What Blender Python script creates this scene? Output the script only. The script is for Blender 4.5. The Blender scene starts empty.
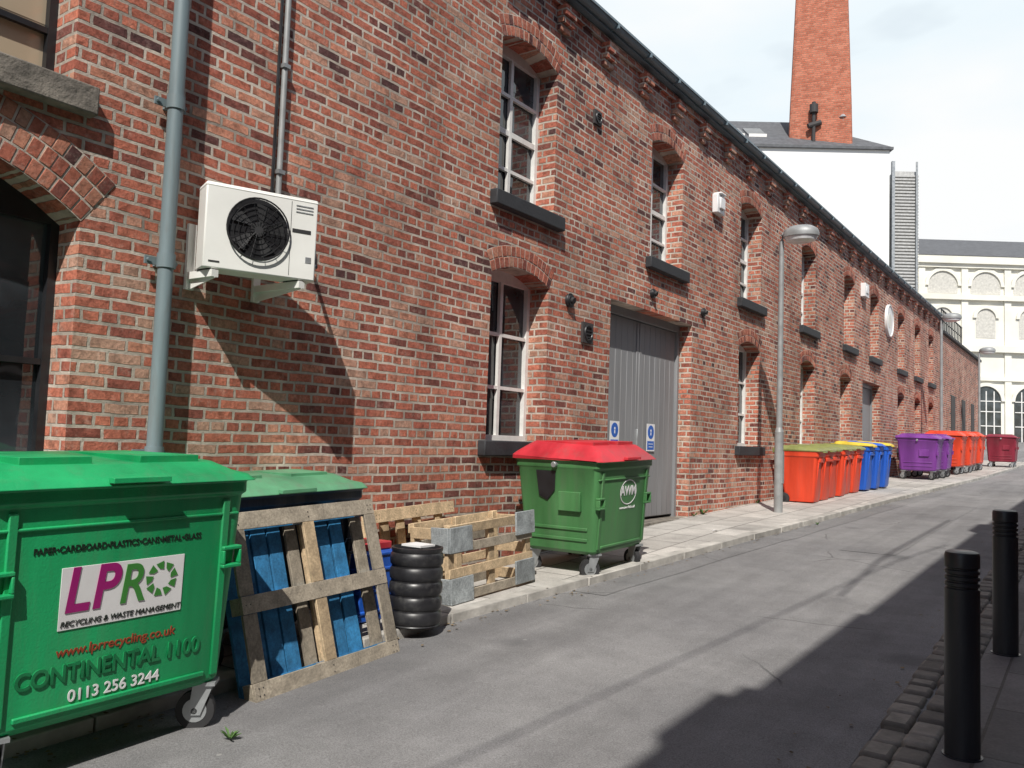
import bpy, bmesh, math, random
from mathutils import Vector, Matrix, Euler
random.seed(7)
sc = bpy.context.scene
col = sc.collection

# ------------------------------------------------------------------ terrain
PROF = [(-60,-2.4),(-5,-1.83),(0,-1.62),(2.7,-1.5),(7,-1.29),(10.6,-1.11),(17,-.92),(25,-.72),(38,-.42),(46,-.2),(71,1.2),(400,1.3)]
def lerp(tab,y):
    if y<=tab[0][0]: return tab[0][1]
    for (a,za),(b,zb) in zip(tab,tab[1:]):
        if y<=b: return za+(zb-za)*(y-a)/(b-a)
    return tab[-1][1]
def gz(y): return lerp(PROF,y)
KX=[(-60,-4.3),(0,-4.2),(5,-4.05),(11,-3.55),(28,-3.0),(60,-2.7)]
def kx(y): return lerp(KX,y)
PV=.07

# ------------------------------------------------------------------ node helpers
def newmat(name):
    m=bpy.data.materials.new(name); m.use_nodes=True
    nt=m.node_tree
    return m,nt,nt.nodes['Principled BSDF']
class N:
    def __init__(s,nt): s.nt=nt
    def n(s,t,**k):
        nd=s.nt.nodes.new(t)
        for a,b in k.items():
            if a.startswith('i_'):
                key=a[2:]; key=int(key) if key.isdigit() else key.replace('_',' ')
                nd.inputs[key].default_value=b
            else: setattr(nd,a,b)
        return nd
    def l(s,a,b): s.nt.links.new(a,b)
    def math(s,op,a,b=None,clamp=False):
        nd=s.nt.nodes.new('ShaderNodeMath'); nd.operation=op; nd.use_clamp=clamp
        for i,v in enumerate((a,b)):
            if v is None: continue
            if isinstance(v,(int,float)): nd.inputs[i].default_value=v
            else: s.l(v,nd.inputs[i])
        return nd.outputs[0]
    def mix(s,f,a,b,mode='MIX'):
        nd=s.nt.nodes.new('ShaderNodeMix'); nd.data_type='RGBA'; nd.blend_type=mode
        for i,v in ((0,f),(6,a),(7,b)):
            if isinstance(v,(int,float)): nd.inputs[i].default_value=v
            elif isinstance(v,tuple): nd.inputs[i].default_value=(*v,1) if len(v)==3 else v
            else: s.l(v,nd.inputs[i])
        return nd.outputs[2]
    def noise(s,vec,scale,detail=4,rough=.55):
        nd=s.n('ShaderNodeTexNoise',i_Scale=scale,i_Detail=detail,i_Roughness=rough)
        if vec is not None: s.l(vec,nd.inputs['Vector'])
        return nd.outputs['Fac']
    def ramp(s,f,stops,interp='LINEAR'):
        nd=s.nt.nodes.new('ShaderNodeValToRGB'); cr=nd.color_ramp; cr.interpolation=interp
        while len(cr.elements)<len(stops): cr.elements.new(.5)
        for e,(p,c) in zip(cr.elements,stops):
            e.position=p; e.color=(*c,1) if len(c)==3 else c
        s.l(f,nd.inputs[0]); return nd.outputs[0]
    def bump(s,h,dist,strength=1,normal=None):
        nd=s.n('ShaderNodeBump',i_Distance=dist,i_Strength=strength)
        s.l(h,nd.inputs['Height'])
        if normal is not None: s.l(normal,nd.inputs['Normal'])
        return nd.outputs[0]
def g(v): return (v,v,v)

def plain(name,c,rough=.5,metal=0,var=.25,vs=6,bump=0,bs=40,streak=False,spec=.5,dirt=None,dirt_amt=.5,island=0):
    m,nt,p=newmat(name); k=N(nt)
    tc=k.n('ShaderNodeTexCoord').outputs['Object']
    vec=tc
    if streak:
        mp=k.n('ShaderNodeMapping'); mp.inputs['Scale'].default_value=(1,1,.12); k.l(tc,mp.inputs[0]); vec=mp.outputs[0]
    n1=k.noise(vec,vs,4,.6)
    f=k.ramp(n1,[(.3,g(1-var)),(.7,g(1+var*.4))])
    cc=k.mix(1.0,c,f,'MULTIPLY')
    if dirt:
        n2=k.noise(vec,vs*2.3,6,.7)
        d=k.ramp(n2,[(.5,g(0)),(.72,g(dirt_amt))])
        cc=k.mix(d,cc,dirt)
    if island:
        r=k.n('ShaderNodeNewGeometry').outputs['Random Per Island']
        rr=k.ramp(r,[(0,g(1-island)),(1,g(1+island))])
        cc=k.mix(1.0,cc,rr,'MULTIPLY')
    k.l(cc,p.inputs['Base Color'])
    rr=k.ramp(n1,[(.3,g(max(0,rough-.08))),(.7,g(min(1,rough+.12)))])
    k.l(rr,p.inputs['Roughness'])
    p.inputs['Metallic'].default_value=metal
    p.inputs['Specular IOR Level'].default_value=spec
    if bump:
        h=k.noise(tc,bs,4,.6); k.l(k.bump(h,bump),p.inputs['Normal'])
    return m

RAMP_OLD=[(0,(.13,.062,.060)),(.07,(.22,.085,.072)),(.18,(.37,.118,.085)),(.36,(.52,.17,.112)),(.56,(.62,.21,.135)),(.72,(.47,.15,.105)),(.86,(.66,.29,.19)),(1,(.57,.335,.245))]
def brick_mat(name,ramp,mortar=(.68,.59,.50),bw=.235,rh=.078,ms=.012,bump=.012,stain=.45,squash=.5,sf=4,pale=.4,dist=.008,damp=None,fineamt=1.0):
    m,nt,p=newmat(name); k=N(nt)
    tcn=k.n('ShaderNodeTexCoord'); tc=tcn.outputs['Object']
    sp=k.n('ShaderNodeSeparateXYZ'); k.l(tc,sp.inputs[0])
    sn=k.n('ShaderNodeSeparateXYZ'); k.l(tcn.outputs['Normal'],sn.inputs[0])
    isy=k.math('GREATER_THAN',k.math('ABSOLUTE',sn.outputs[1]),.6)
    u=k.math('ADD',k.math('MULTIPLY',sp.outputs[0],isy),k.math('MULTIPLY',sp.outputs[1],k.math('SUBTRACT',1,isy)))
    nx=k.noise(tc,9,3,.6); ny=k.n('ShaderNodeTexNoise',i_Scale=7.3,i_Detail=3.0); k.l(tc,ny.inputs['Vector'])
    nlow=k.noise(tc,.9,2,.5)
    u2=k.math('ADD',u,k.math('MULTIPLY',k.math('SUBTRACT',nx,.5),dist*3))
    v2=k.math('ADD',sp.outputs[2],k.math('ADD',k.math('MULTIPLY',k.math('SUBTRACT',ny.outputs['Fac'],.5),dist*2),k.math('MULTIPLY',k.math('SUBTRACT',nlow,.5),dist*5)))
    cb=k.n('ShaderNodeCombineXYZ'); k.l(u2,cb.inputs[0]); k.l(v2,cb.inputs[1])
    b=k.n('ShaderNodeTexBrick',offset=.5,offset_frequency=2,squash=squash,squash_frequency=sf)
    for a,v in (('Color1',(0,0,0,1)),('Color2',(1,1,1,1)),('Mortar',(0,0,0,1)),('Scale',1),('Mortar Size',ms),('Mortar Smooth',.25),('Bias',0),('Brick Width',bw),('Row Height',rh)):
        b.inputs[a].default_value=v
    k.l(cb.outputs[0],b.inputs['Vector'])
    big=k.noise(tc,.55,3,.5)
    f=k.math('ADD',b.outputs['Color'],k.math('MULTIPLY',k.math('SUBTRACT',big,.45),.8),clamp=True)
    c=k.ramp(f,ramp)
    fine=k.noise(tc,38,5,.7)
    c=k.mix(fineamt,c,k.mix(1.0,c,k.ramp(fine,[(.28,g(.6)),(.72,g(1.32))]),'MULTIPLY'))
    blot=k.noise(tc,11,4,.6)
    c=k.mix(fineamt,c,k.mix(1.0,c,k.ramp(blot,[(.36,g(.62)),(.52,g(1.0))]),'MULTIPLY'))
    sm=k.noise(tc,13,5,.75)
    c=k.mix(k.ramp(sm,[(.54,g(0)),(.74,g(pale))]),c,(.68,.52,.43))
    mc=k.mix(k.ramp(k.noise(tc,2.2,5,.65),[(.32,g(0)),(.6,g(1))]),tuple(x*.42 for x in mortar),mortar)
    c=k.mix(b.outputs['Fac'],c,mc)
    st=k.noise(tc,.8,5,.6)
    mp=k.n('ShaderNodeMapping'); mp.inputs['Scale'].default_value=(1.5,1.5,.25); k.l(tc,mp.inputs[0])
    st2=k.noise(mp.outputs[0],1.4,5,.65)
    c=k.mix(stain,c,k.mix(1.0,c,k.ramp(st,[(.3,g(.5)),(.65,g(1.2))]),'MULTIPLY'))
    c=k.mix(stain,c,k.mix(1.0,c,k.ramp(st2,[(.35,g(.55)),(.6,g(1.12))]),'MULTIPLY'))
    if damp is not None:
        dz=k.math('ADD',sp.outputs[2],k.math('MULTIPLY',st,.9))
        dm=k.ramp(k.math('ADD',dz,1.2),[(.25,g(.6)),(.75,g(1))])
        c=k.mix(1.0,c,dm,'MULTIPLY')
    k.l(c,p.inputs['Base Color'])
    p.inputs['Roughness'].default_value=.92
    p.inputs['Specular IOR Level'].default_value=.2
    h=k.math('ADD',k.math('SUBTRACT',1,b.outputs['Fac']),k.math('MULTIPLY',fine,.6*fineamt))
    h=k.math('ADD',h,k.math('MULTIPLY',b.outputs['Color'],.35))
    k.l(k.bump(h,bump),p.inputs['Normal'])
    return m
M_brick=brick_mat('old_brick',RAMP_OLD,damp=True)
M_brick_far=brick_mat('orange_brick',[(0,(.42,.125,.075)),(.5,(.53,.17,.105)),(1,(.62,.22,.14))],mortar=(.45,.28,.20),bw=.45,rh=.15,ms=.016,stain=.15,pale=.1,fineamt=.35)
M_brick_opp=brick_mat('opposite_brick',[(0,(.14,.05,.035)),(.5,(.26,.09,.06)),(1,(.38,.15,.10))],mortar=(.3,.26,.22))

def island_brick():
    m,nt,p=newmat('arch_brick'); k=N(nt)
    tc=k.n('ShaderNodeTexCoord').outputs['Object']
    r=k.n('ShaderNodeNewGeometry').outputs['Random Per Island']
    c=k.ramp(r,[(a,tuple(x*.82 for x in cc)) for a,cc in RAMP_OLD])
    fine=k.noise(tc,38,5,.7)
    c=k.mix(1.0,c,k.ramp(fine,[(.28,g(.6)),(.72,g(1.3))]),'MULTIPLY')
    sm=k.noise(tc,13,5,.75)
    c=k.mix(k.ramp(sm,[(.52,g(0)),(.72,g(.45))]),c,(.56,.42,.35))
    st=k.noise(tc,.9,4,.6)
    c=k.mix(1.0,c,k.ramp(st,[(.3,g(.6)),(.65,g(1.1))]),'MULTIPLY')
    k.l(c,p.inputs['Base Color']); p.inputs['Roughness'].default_value=.92; p.inputs['Specular IOR Level'].default_value=.2
    k.l(k.bump(fine,.006),p.inputs['Normal'])
    return m
M_arch=island_brick()
M_mortar=plain('mortar',(.52,.45,.38),.95,var=.5,bump=.004,bs=60)

def asphalt(name='asphalt',mul=1.0):
    m,nt,p=newmat(name); k=N(nt)
    tc=k.n('ShaderNodeTexCoord').outputs['Object']
    agg=k.noise(tc,130,3,.8)
    big=k.noise(tc,.45,5,.6)
    mid=k.noise(tc,2.6,6,.7)
    c=k.ramp(big,[(.3,(.168*mul,.165*mul,.168*mul)),(.7,(.245*mul,.240*mul,.238*mul))])
    c=k.mix(1.0,c,k.ramp(mid,[(.3,g(.84)),(.7,g(1.12))]),'MULTIPLY')
    c=k.mix(1.0,c,k.ramp(agg,[(.3,g(.58)),(.7,g(1.45))]),'MULTIPLY')
    mp=k.n('ShaderNodeMapping'); mp.inputs['Scale'].default_value=(1.6,.1,1); k.l(tc,mp.inputs[0])
    tr=k.noise(mp.outputs[0],1.3,4,.6)
    c=k.mix(1.0,c,k.ramp(tr,[(.35,g(.84)),(.65,g(1.14))]),'MULTIPLY')
    v=k.n('ShaderNodeTexVoronoi',i_Scale=2.6); k.l(tc,v.inputs['Vector'])
    sp=k.math('LESS_THAN',v.outputs['Distance'],.035)
    c=k.mix(k.math('MULTIPLY',sp,.5),c,(.40,.39,.37))
    v2=k.n('ShaderNodeTexVoronoi',i_Scale=1.1); k.l(tc,v2.inputs['Vector'])
    oil=k.ramp(k.math('ADD',v2.outputs['Distance'],k.math('MULTIPLY',mid,.25)),[(.18,g(.5)),(.34,g(0))])
    c=k.mix(oil,c,(.09,.09,.093))
    v3=k.n('ShaderNodeTexVoronoi',feature='DISTANCE_TO_EDGE',i_Scale=.5)
    dm=k.n('ShaderNodeMix'); dm.data_type='VECTOR'; dm.inputs[0].default_value=.12
    nc=k.n('ShaderNodeTexNoise',i_Scale=3.0,i_Detail=6.0); k.l(tc,nc.inputs['Vector'])
    k.l(tc,dm.inputs[4]); k.l(nc.outputs['Color'],dm.inputs[5]); k.l(dm.outputs[1],v3.inputs['Vector'])
    cr=k.math('MULTIPLY',k.math('LESS_THAN',v3.outputs['Distance'],.0035),k.ramp(k.noise(tc,.9,2),[(.5,g(0)),(.6,g(.55))]))
    c=k.mix(cr,c,(.04,.04,.04))
    k.l(c,p.inputs['Base Color']); p.inputs['Roughness'].default_value=.88; p.inputs['Specular IOR Level'].default_value=.3
    k.l(k.bump(k.math('ADD',agg,mid),.006,.8),p.inputs['Normal'])
    return m
M_asph=asphalt(); M_asph2=asphalt('asphalt_patch',.9)
def paving(name,c,bw,rh):
    m,nt,p=newmat(name); k=N(nt)
    tc=k.n('ShaderNodeTexCoord').outputs['Object']
    b=k.n('ShaderNodeTexBrick',offset=.5,offset_frequency=2)
    mp=k.n('ShaderNodeMapping'); mp.inputs['Rotation'].default_value=(0,0,math.radians(90)); k.l(tc,mp.inputs[0])
    for a,v in (('Color1',g(.0)+(1,)),('Color2',g(1)+(1,)),('Mortar',g(.0)+(1,)),('Scale',1),('Mortar Size',.007),('Mortar Smooth',.2),('Brick Width',bw),('Row Height',rh)):
        b.inputs[a].default_value=v
    k.l(mp.outputs[0],b.inputs['Vector'])
    cc=k.ramp(b.outputs['Color'],[(0,tuple(x*.78 for x in c)),(1,tuple(x*1.1 for x in c))])
    cc=k.mix(b.outputs['Fac'],cc,(.13,.125,.11))
    cc=k.mix(1.0,cc,k.ramp(k.noise(tc,1.5,6,.7),[(.3,g(.66)),(.7,g(1.15))]),'MULTIPLY')
    cc=k.mix(1.0,cc,k.ramp(k.noise(tc,60,4,.7),[(.3,g(.8)),(.7,g(1.15))]),'MULTIPLY')
    k.l(cc,p.inputs['Base Color']); p.inputs['Roughness'].default_value=.85
    k.l(k.bump(k.math('ADD',k.math('SUBTRACT',1,b.outputs['Fac']),k.math('MULTIPLY',k.noise(tc,50,4),.3)),.006),p.inputs['Normal'])
    return m
M_pave=paving('paving_slabs',(.50,.475,.44),.6,.45)
M_pave2=paving('paving_slabs_grey',(.21,.20,.19),.75,.5)
M_kerb=plain('kerb_stone',(.45,.43,.395),.85,var=.4,vs=4,bump=.004,island=.2)
M_sett=plain('sett_stone',(.23,.21,.18),.85,var=.4,vs=9,bump=.006,bs=30,island=.35)

def glassm(name,c=(.02,.024,.028),blind=None):
    m,nt,p=newmat(name); k=N(nt)
    tc=k.n('ShaderNodeTexCoord').outputs['Object']
    n1=k.noise(tc,1.3,3,.5)
    cc=k.ramp(n1,[(.4,c),(.65,tuple(x*3.2 for x in c))])
    if blind: cc=k.mix(.85,cc,blind)
    k.l(cc,p.inputs['Base Color']); p.inputs['Roughness'].default_value=.03 if not blind else .15
    p.inputs['Specular IOR Level'].default_value=1.0
    k.l(k.bump(k.noise(tc,2.2,2),.01,.35),p.inputs['Normal'])
    return m
M_glass=glassm('window_glass'); M_blind=glassm('window_blind',blind=(.54,.44,.31))
M_white=plain('white_painted_wood',(.80,.79,.76),.5,var=.15,vs=8)
M_blackf=plain('black_frame',(.02,.021,.024),.4)
M_sill=plain('dark_sill',(.035,.037,.042),.7,var=.4,bump=.003)
M_stone=plain('stone_sill',(.22,.195,.165),.9,var=.6,vs=7,bump=.012,bs=20)
M_door=plain('grey_door_paint',(.25,.255,.265),.55,var=.2,streak=True,vs=5,dirt=(.28,.27,.255),dirt_amt=.3)
M_slate=plain('slate',(.12,.125,.135),.7,var=.4,vs=3)
M_gutter=plain('gutter_metal',(.16,.22,.26),.4,var=.2)
M_pipe=plain('grey_pipe',(.19,.25,.27),.5,var=.25,streak=True,dirt=(.14,.10,.07),dirt_amt=.35)
M_galv=plain('galvanised_steel',(.42,.44,.45),.45,metal=.6,var=.25)
M_lamp=plain('lamp_grey',(.33,.34,.34),.5,metal=.2,var=.2)
M_lens=plain('lamp_lens',(.75,.77,.78),.2)
M_ac=plain('ac_white',(.82,.82,.78),.45,var=.06,vs=3)
M_black=plain('black_plastic',(.014,.014,.016),.45,var=.3)
M_rubber=plain('rubber',(.03,.03,.032),.75,var=.3)
M_keg=plain('keg_rubber',(.022,.022,.025),.36,var=.4,dirt=(.10,.10,.095),dirt_amt=.4)
M_bollard=plain('bollard_black',(.020,.024,.030),.38,var=.3,bump=.001,streak=True,dirt=(.08,.08,.08),dirt_amt=.25)
M_render=plain('white_render',(.83,.83,.82),.8,var=.06,vs=.4,streak=True)
M_cream=plain('cream_stone',(.80,.78,.70),.8,var=.12,vs=.6)
M_vent=plain('vent_dark',(.05,.045,.045),.7)
M_louv=plain('louvre_grey',(.50,.50,.49),.6)
M_signblue=plain('sign_blue',(.02,.12,.50),.4,var=.05)
M_signwhite=plain('sign_white',(.80,.80,.80),.4,var=.05)
M_magenta=plain('print_magenta',(.34,.01,.16),.5,var=.05)
M_redtxt=plain('print_red',(.30,.05,.02),.5,var=.05)
M_dgreen=plain('print_green',(.05,.24,.04),.5,var=.05)
M_ink=plain('print_black',(.01,.02,.012),.5)
def binm(n,c,**k): return plain(n,c,k.pop('rough',.42),var=.38,vs=3,streak=True,dirt=k.pop('dirt',(.15,.14,.12)),dirt_amt=k.pop('da',.3),bump=.0015,bs=90,**k)
M_green=binm('bin_green',(.010,.34,.115),da=.25)
M_green_emb=binm('bin_green_emboss',(.006,.21,.07),da=.1)
M_olive=binm('bin_dark_green',(.07,.22,.075),da=.3)
M_lidgreen=binm('bin_lid_green',(.11,.32,.17),da=.5)
M_navy=binm('bin_navy',(.02,.032,.055))
M_red=binm('bin_red',(.55,.030,.045),da=.3)
M_orange=binm('bin_orange_red',(.74,.065,.022),da=.15)
M_maroon=binm('bin_maroon',(.24,.018,.04),da=.15)
M_blue=binm('bin_blue',(.015,.11,.55),da=.1)
M_ylid=binm('bin_yellow',(.70,.52,.05),da=.1)
M_olid=binm('bin_olive_lid',(.24,.26,.08),da=.3)
M_purple=binm('bin_purple',(.20,.045,.29),da=.1)
def wood(name,c,bl=.3):
    m,nt,p=newmat(name); k=N(nt)
    tc=k.n('ShaderNodeTexCoord').outputs['Object']
    r=k.n('ShaderNodeNewGeometry').outputs['Random Per Island']
    w=k.noise(tc,9,6,.75); w2=k.noise(tc,70,4,.7)
    cc=k.mix(1.0,c,k.ramp(r,[(0,g(1-bl)),(1,g(1+bl))]),'MULTIPLY')
    cc=k.mix(1.0,cc,k.ramp(w,[(.3,g(.5)),(.7,g(1.2))]),'MULTIPLY')
    cc=k.mix(1.0,cc,k.ramp(w2,[(.3,g(.7)),(.7,g(1.2))]),'MULTIPLY')
    k.l(cc,p.inputs['Base Color']); p.inputs['Roughness'].default_value=.85
    k.l(k.bump(w2,.003),p.inputs['Normal'])
    return m
M_wgrey=wood('weathered_wood',(.37,.32,.25)); M_wlight=wood('pale_wood',(.64,.48,.30)); M_wblue=wood('blue_painted_wood',(.03,.20,.42)); M_wboard=wood('grey_board',(.34,.37,.38))

# ------------------------------------------------------------------ mesh builder
class B:
    def __init__(s): s.v=[];s.f=[];s.m=[];s.mats=[]
    def add(s,vs,fs,mat,T=None):
        if mat not in s.mats: s.mats.append(mat)
        mi=s.mats.index(mat); o=len(s.v)
        for v in vs:
            v=Vector(v); s.v.append(T@v if T else v)
        for f in fs: s.f.append([i+o for i in f]); s.m.append(mi)
        return s
    def box(s,x0,x1,y0,y1,z0,z1,mat,T=None):
        if x0>x1:x0,x1=x1,x0
        if y0>y1:y0,y1=y1,y0
        vs=[(x0,y0,z0),(x1,y0,z0),(x1,y1,z0),(x0,y1,z0),(x0,y0,z1),(x1,y0,z1),(x1,y1,z1),(x0,y1,z1)]
        return s.add(vs,[(0,3,2,1),(4,5,6,7),(0,1,5,4),(1,2,6,5),(2,3,7,6),(3,0,4,7)],mat,T)
    def hexa(s,vs,mat,T=None):
        return s.add(vs,[(0,3,2,1),(4,5,6,7),(0,1,5,4),(1,2,6,5),(2,3,7,6),(3,0,4,7)],mat,T)
    def loft(s,rings,mat,c0=True,c1=True,T=None):
        n=len(rings[0]); vs=[p for r in rings for p in r]; fs=[]
        for i in range(len(rings)-1):
            for j in range(n):
                a=i*n+j;b=i*n+(j+1)%n
                fs.append((a,b,b+n,a+n))
        if c0: fs.append(tuple(range(n-1,-1,-1)))
        if c1: fs.append(tuple((len(rings)-1)*n+j for j in range(n)))
        return s.add(vs,fs,mat,T)
    def cyl(s,p0,p1,r0,mat,r1=None,n=20,T=None,caps=True):
        r1=r0 if r1 is None else r1
        p0=Vector(p0);p1=Vector(p1);d=(p1-p0).normalized()
        a=d.orthogonal().normalized();b=d.cross(a)
        rings=[]
        for p,r in ((p0,r0),(p1,r1)):
            rings.append([p+a*(r*math.cos(2*math.pi*i/n))+b*(r*math.sin(2*math.pi*i/n)) for i in range(n)])
        return s.loft(rings,mat,caps,caps,T)
    def lathe(s,prof,mat,n=28,T=None):
        rings=[[(r*math.cos(2*math.pi*i/n),r*math.sin(2*math.pi*i/n),z) for i in range(n)] for r,z in prof]
        return s.loft(rings,mat,True,True,T)
    def tube(s,pts,r,mat,n=10,T=None):
        rings=[];pts=[Vector(p) for p in pts]
        for i,p in enumerate(pts):
            d=(pts[min(i+1,len(pts)-1)]-pts[max(i-1,0)]).normalized()
            up=Vector((0,0,1)) if abs(d.z)<.95 else Vector((1,0,0))
            a=d.cross(up).normalized();b=a.cross(d)
            rr=r[i] if isinstance(r,(list,tuple)) else r
            rings.append([p+a*(rr*math.cos(2*math.pi*j/n))+b*(rr*math.sin(2*math.pi*j/n)) for j in range(n)])
        return s.loft(rings,mat,True,True,T)
    def torus(s,c,R,r,mat,axis='X',n=36,m=6,T=None):
        rings=[]
        for i in range(n):
            t=2*math.pi*i/n; ring=[]
            for j in range(m):
                ph=2*math.pi*j/m; rr=R+r*math.cos(ph); h=r*math.sin(ph)
                if axis=='X': ring.append((c[0]+h,c[1]+rr*math.cos(t),c[2]+rr*math.sin(t)))
                elif axis=='Y': ring.append((c[0]+rr*math.cos(t),c[1]+h,c[2]+rr*math.sin(t)))
                else: ring.append((c[0]+rr*math.cos(t),c[1]+rr*math.sin(t),c[2]+h))
            rings.append(ring)
        rings.append(rings[0])
        return s.loft(rings,mat,False,False,T)
    def build(s,name,parent=None,loc=(0,0,0),rot=(0,0,0),bevel=0,seg=2,smooth=False):
        me=bpy.data.meshes.new(name); me.from_pydata([tuple(v) for v in s.v],[],s.f)
        for m in s.mats: me.materials.append(m)
        for p,mi in zip(me.polygons,s.m): p.material_index=mi
        bm=bmesh.new(); bm.from_mesh(me); bmesh.ops.recalc_face_normals(bm,faces=bm.faces); bm.to_mesh(me); bm.free()
        if smooth or bevel:
            for p in me.polygons: p.use_smooth=True
            me.set_sharp_from_angle(angle=math.radians(38))
        me.update()
        ob=bpy.data.objects.new(name,me); col.objects.link(ob)
        ob.location=loc; ob.rotation_euler=rot
        if parent: ob.parent=parent
        if bevel:
            md=ob.modifiers.new('bev','BEVEL'); md.width=bevel; md.segments=seg; md.limit_method='ANGLE'; md.angle_limit=math.radians(40); md.harden_normals=False
        return ob
def empty(name,loc=(0,0,0),rot=(0,0,0)):
    e=bpy.data.objects.new(name,None); col.objects.link(e); e.location=loc; e.rotation_euler=rot; e.empty_display_size=.2
    return e
def rrect(hx,hy,r,z,n=4,cx=0,cy=0):
    out=[]
    for sx,sy,a0 in ((1,1,0),(-1,1,90),(-1,-1,180),(1,-1,270)):
        for i in range(n+1):
            a=math.radians(a0+90*i/n)
            out.append((cx+sx*(hx-r)+r*math.cos(a),cy+sy*(hy-r)+r*math.sin(a),z))
    return out
def text(s,size,loc,mat,parent,name='lettering',tilt=0,ext=.0012,off=0,face='X',shear=0,sx=1):
    cu=bpy.data.curves.new(name,'FONT'); cu.body=s; cu.size=size; cu.align_x='CENTER'; cu.align_y='CENTER'; cu.extrude=ext; cu.offset=off; cu.shear=shear
    cu.materials.append(mat)
    ob=bpy.data.objects.new(name,cu); col.objects.link(ob)
    st,ct=math.sin(tilt),math.cos(tilt)
    M=Matrix(((0,st,ct),(1,0,0),(0,ct,-st)))
    ob.matrix_local=Matrix.Translation(loc)@M.to_4x4()@Matrix.Diagonal((sx,1,1,1))
    if parent: ob.parent=parent
    return ob

# ------------------------------------------------------------------ ground, road, pavements
def ys(y0,y1):
    s=[y0]; 
    y=math.ceil(y0)
    while y<y1:
        if y>s[-1]+.01: s.append(y)
        y+=1 if y<80 else 20
    s.append(y1); return s
def strip(name,xl,xr,y0,y1,dz,mat,skirt=0,nx=1):
    b=B(); Y=sorted(set(ys(y0,y1)+[p[0] for p in PROF+KX if y0<p[0]<y1])); vs=[];fs=[]
    for y in Y:
        L=xl(y) if callable(xl) else xl; R=xr(y) if callable(xr) else xr
        row=[]
        if skirt: row.append((L,y,gz(y)+dz-skirt))
        for i in range(nx+1): row.append((L+(R-L)*i/nx,y,gz(y)+dz))
        if skirt: row.append((R,y,gz(y)+dz-skirt))
        vs+=row
    w=len(vs)//len(Y)
    for i in range(len(Y)-1):
        for j in range(w-1):
            a=i*w+j; fs.append((a,a+1,a+1+w,a+w))
    b.add(vs,fs,mat); return b.build(name)
strip('ground',-250,250,-60,400,0,M_asph,nx=2)
strip('road',kx,-.97,-30,62,.004,M_asph)
strip('road_patch',lambda y:-2.55+.012*math.sin(y*3)+.02*y/10,lambda y:-1.95+.012*math.sin(y*2.3+1)+.02*y/10,10.3,17.6,.008,M_asph2)
strip('road_patch',lambda y:kx(y)+.02,lambda y:kx(y)+.34+.015*math.sin(y*4.1),6.6,21,.008,M_asph2)
strip('pavement',-5.0,lambda y:kx(y)-.14,-30,46,PV,M_pave,skirt=.2)
strip('pavement',-.66,1.6,-30,60,.06,M_pave2,skirt=.2)
b=B(); y=-12
while y<46:
    L=.9; y2=y+L-.012
    x=kx(y);x2=kx(y2); za=gz(y)+PV+.006; zb=gz(y2)+PV+.006
    b.hexa([(x-.132,y,za-.3),(x,y,za-.3),(x2,y2,zb-.3),(x2-.132,y2,zb-.3),(x-.132,y,za),(x,y,za),(x2,y2,zb),(x2-.132,y2,zb)],M_kerb); y+=L
b.build('kerb',bevel=.008)
b=B()
for r in range(2):
    y=-3+r*.08
    while y<28:
        L=random.uniform(.15,.26); x0=-.97+r*.155; z=gz(y)+.035+random.uniform(-.01,.012)+r*.012; j=random.uniform(-.012,.012)
        b.box(x0+j,x0+.142+j*.5,y,y+L-.015,z-.2,z,M_sett); y+=L
b.build('kerb',bevel=.022)
b=B(); rnd=random.Random(3)
M_lit=plain('leaf_litter',(.20,.14,.07),.9,var=.4,island=.6)
for i in range(420):
    y=2+rnd.random()**1.6*24
    if rnd.random()<.7: x=kx(y)+rnd.uniform(-.02,.30)*rnd.random()
    elif rnd.random()<.5: x=-5+rnd.random()*.3
    else: x=-1.0-rnd.random()*.3
    z=gz(y)+(PV+.008 if x<kx(y) else .012); s=rnd.uniform(.006,.022); a=rnd.random()*6.28
    pts=[]
    for j in range(5): t=a+j*1.2566; q=s*rnd.uniform(.5,1); pts.append((x+q*math.cos(t),y+q*math.sin(t),z+rnd.uniform(0,.006)))
    b.add(pts,[(0,1,2,3,4)],M_lit)
for (x,y) in ((-4.4,8.9),(-4.1,10.4)):
    z=gz(y)+PV+.01; b.add([(x,y,z),(x+.05,y+.01,z+.012),(x+.045,y+.06,z),(x-.01,y+.05,z+.008)],[(0,1,2,3)],M_signwhite)
b.build('litter')
M_weed=plain('weed_leaf',(.07,.15,.03),.7,var=.4,island=.4)
b=B()
for (x,y,n,s) in ((-3.50,2.72,18,.05),(-4.96,9.0,10,.06),(-4.96,12.2,14,.08),(-4.96,14.6,10,.07),(-3.4,12.6,8,.05),(-.64,5.4,12,.06),(-.64,7.6,14,.07),(-4.96,11.85,10,.06)):
    z=gz(y)+(PV if x<kx(y) else .01)
    if x>-1: z=gz(y)+.055
    for i in range(n):
        a=rnd.random()*6.28; L=s*rnd.uniform(.5,1.2); w=L*.16; dx,dy=math.cos(a),math.sin(a); h=L*rnd.uniform(.4,1.2)
        b.add([(x-dy*w*.3,y+dx*w*.3,z),(x+dy*w*.3,y-dx*w*.3,z),(x+dx*L*.5+dy*w,y+dy*L*.5-dx*w,z+h*.7),(x+dx*L,y+dy*L,z+h),(x+dx*L*.5-dy*w,y+dy*L*.5+dx*w,z+h*.7)],[(0,1,2,3,4)],M_weed)
b.build('weeds')

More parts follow.
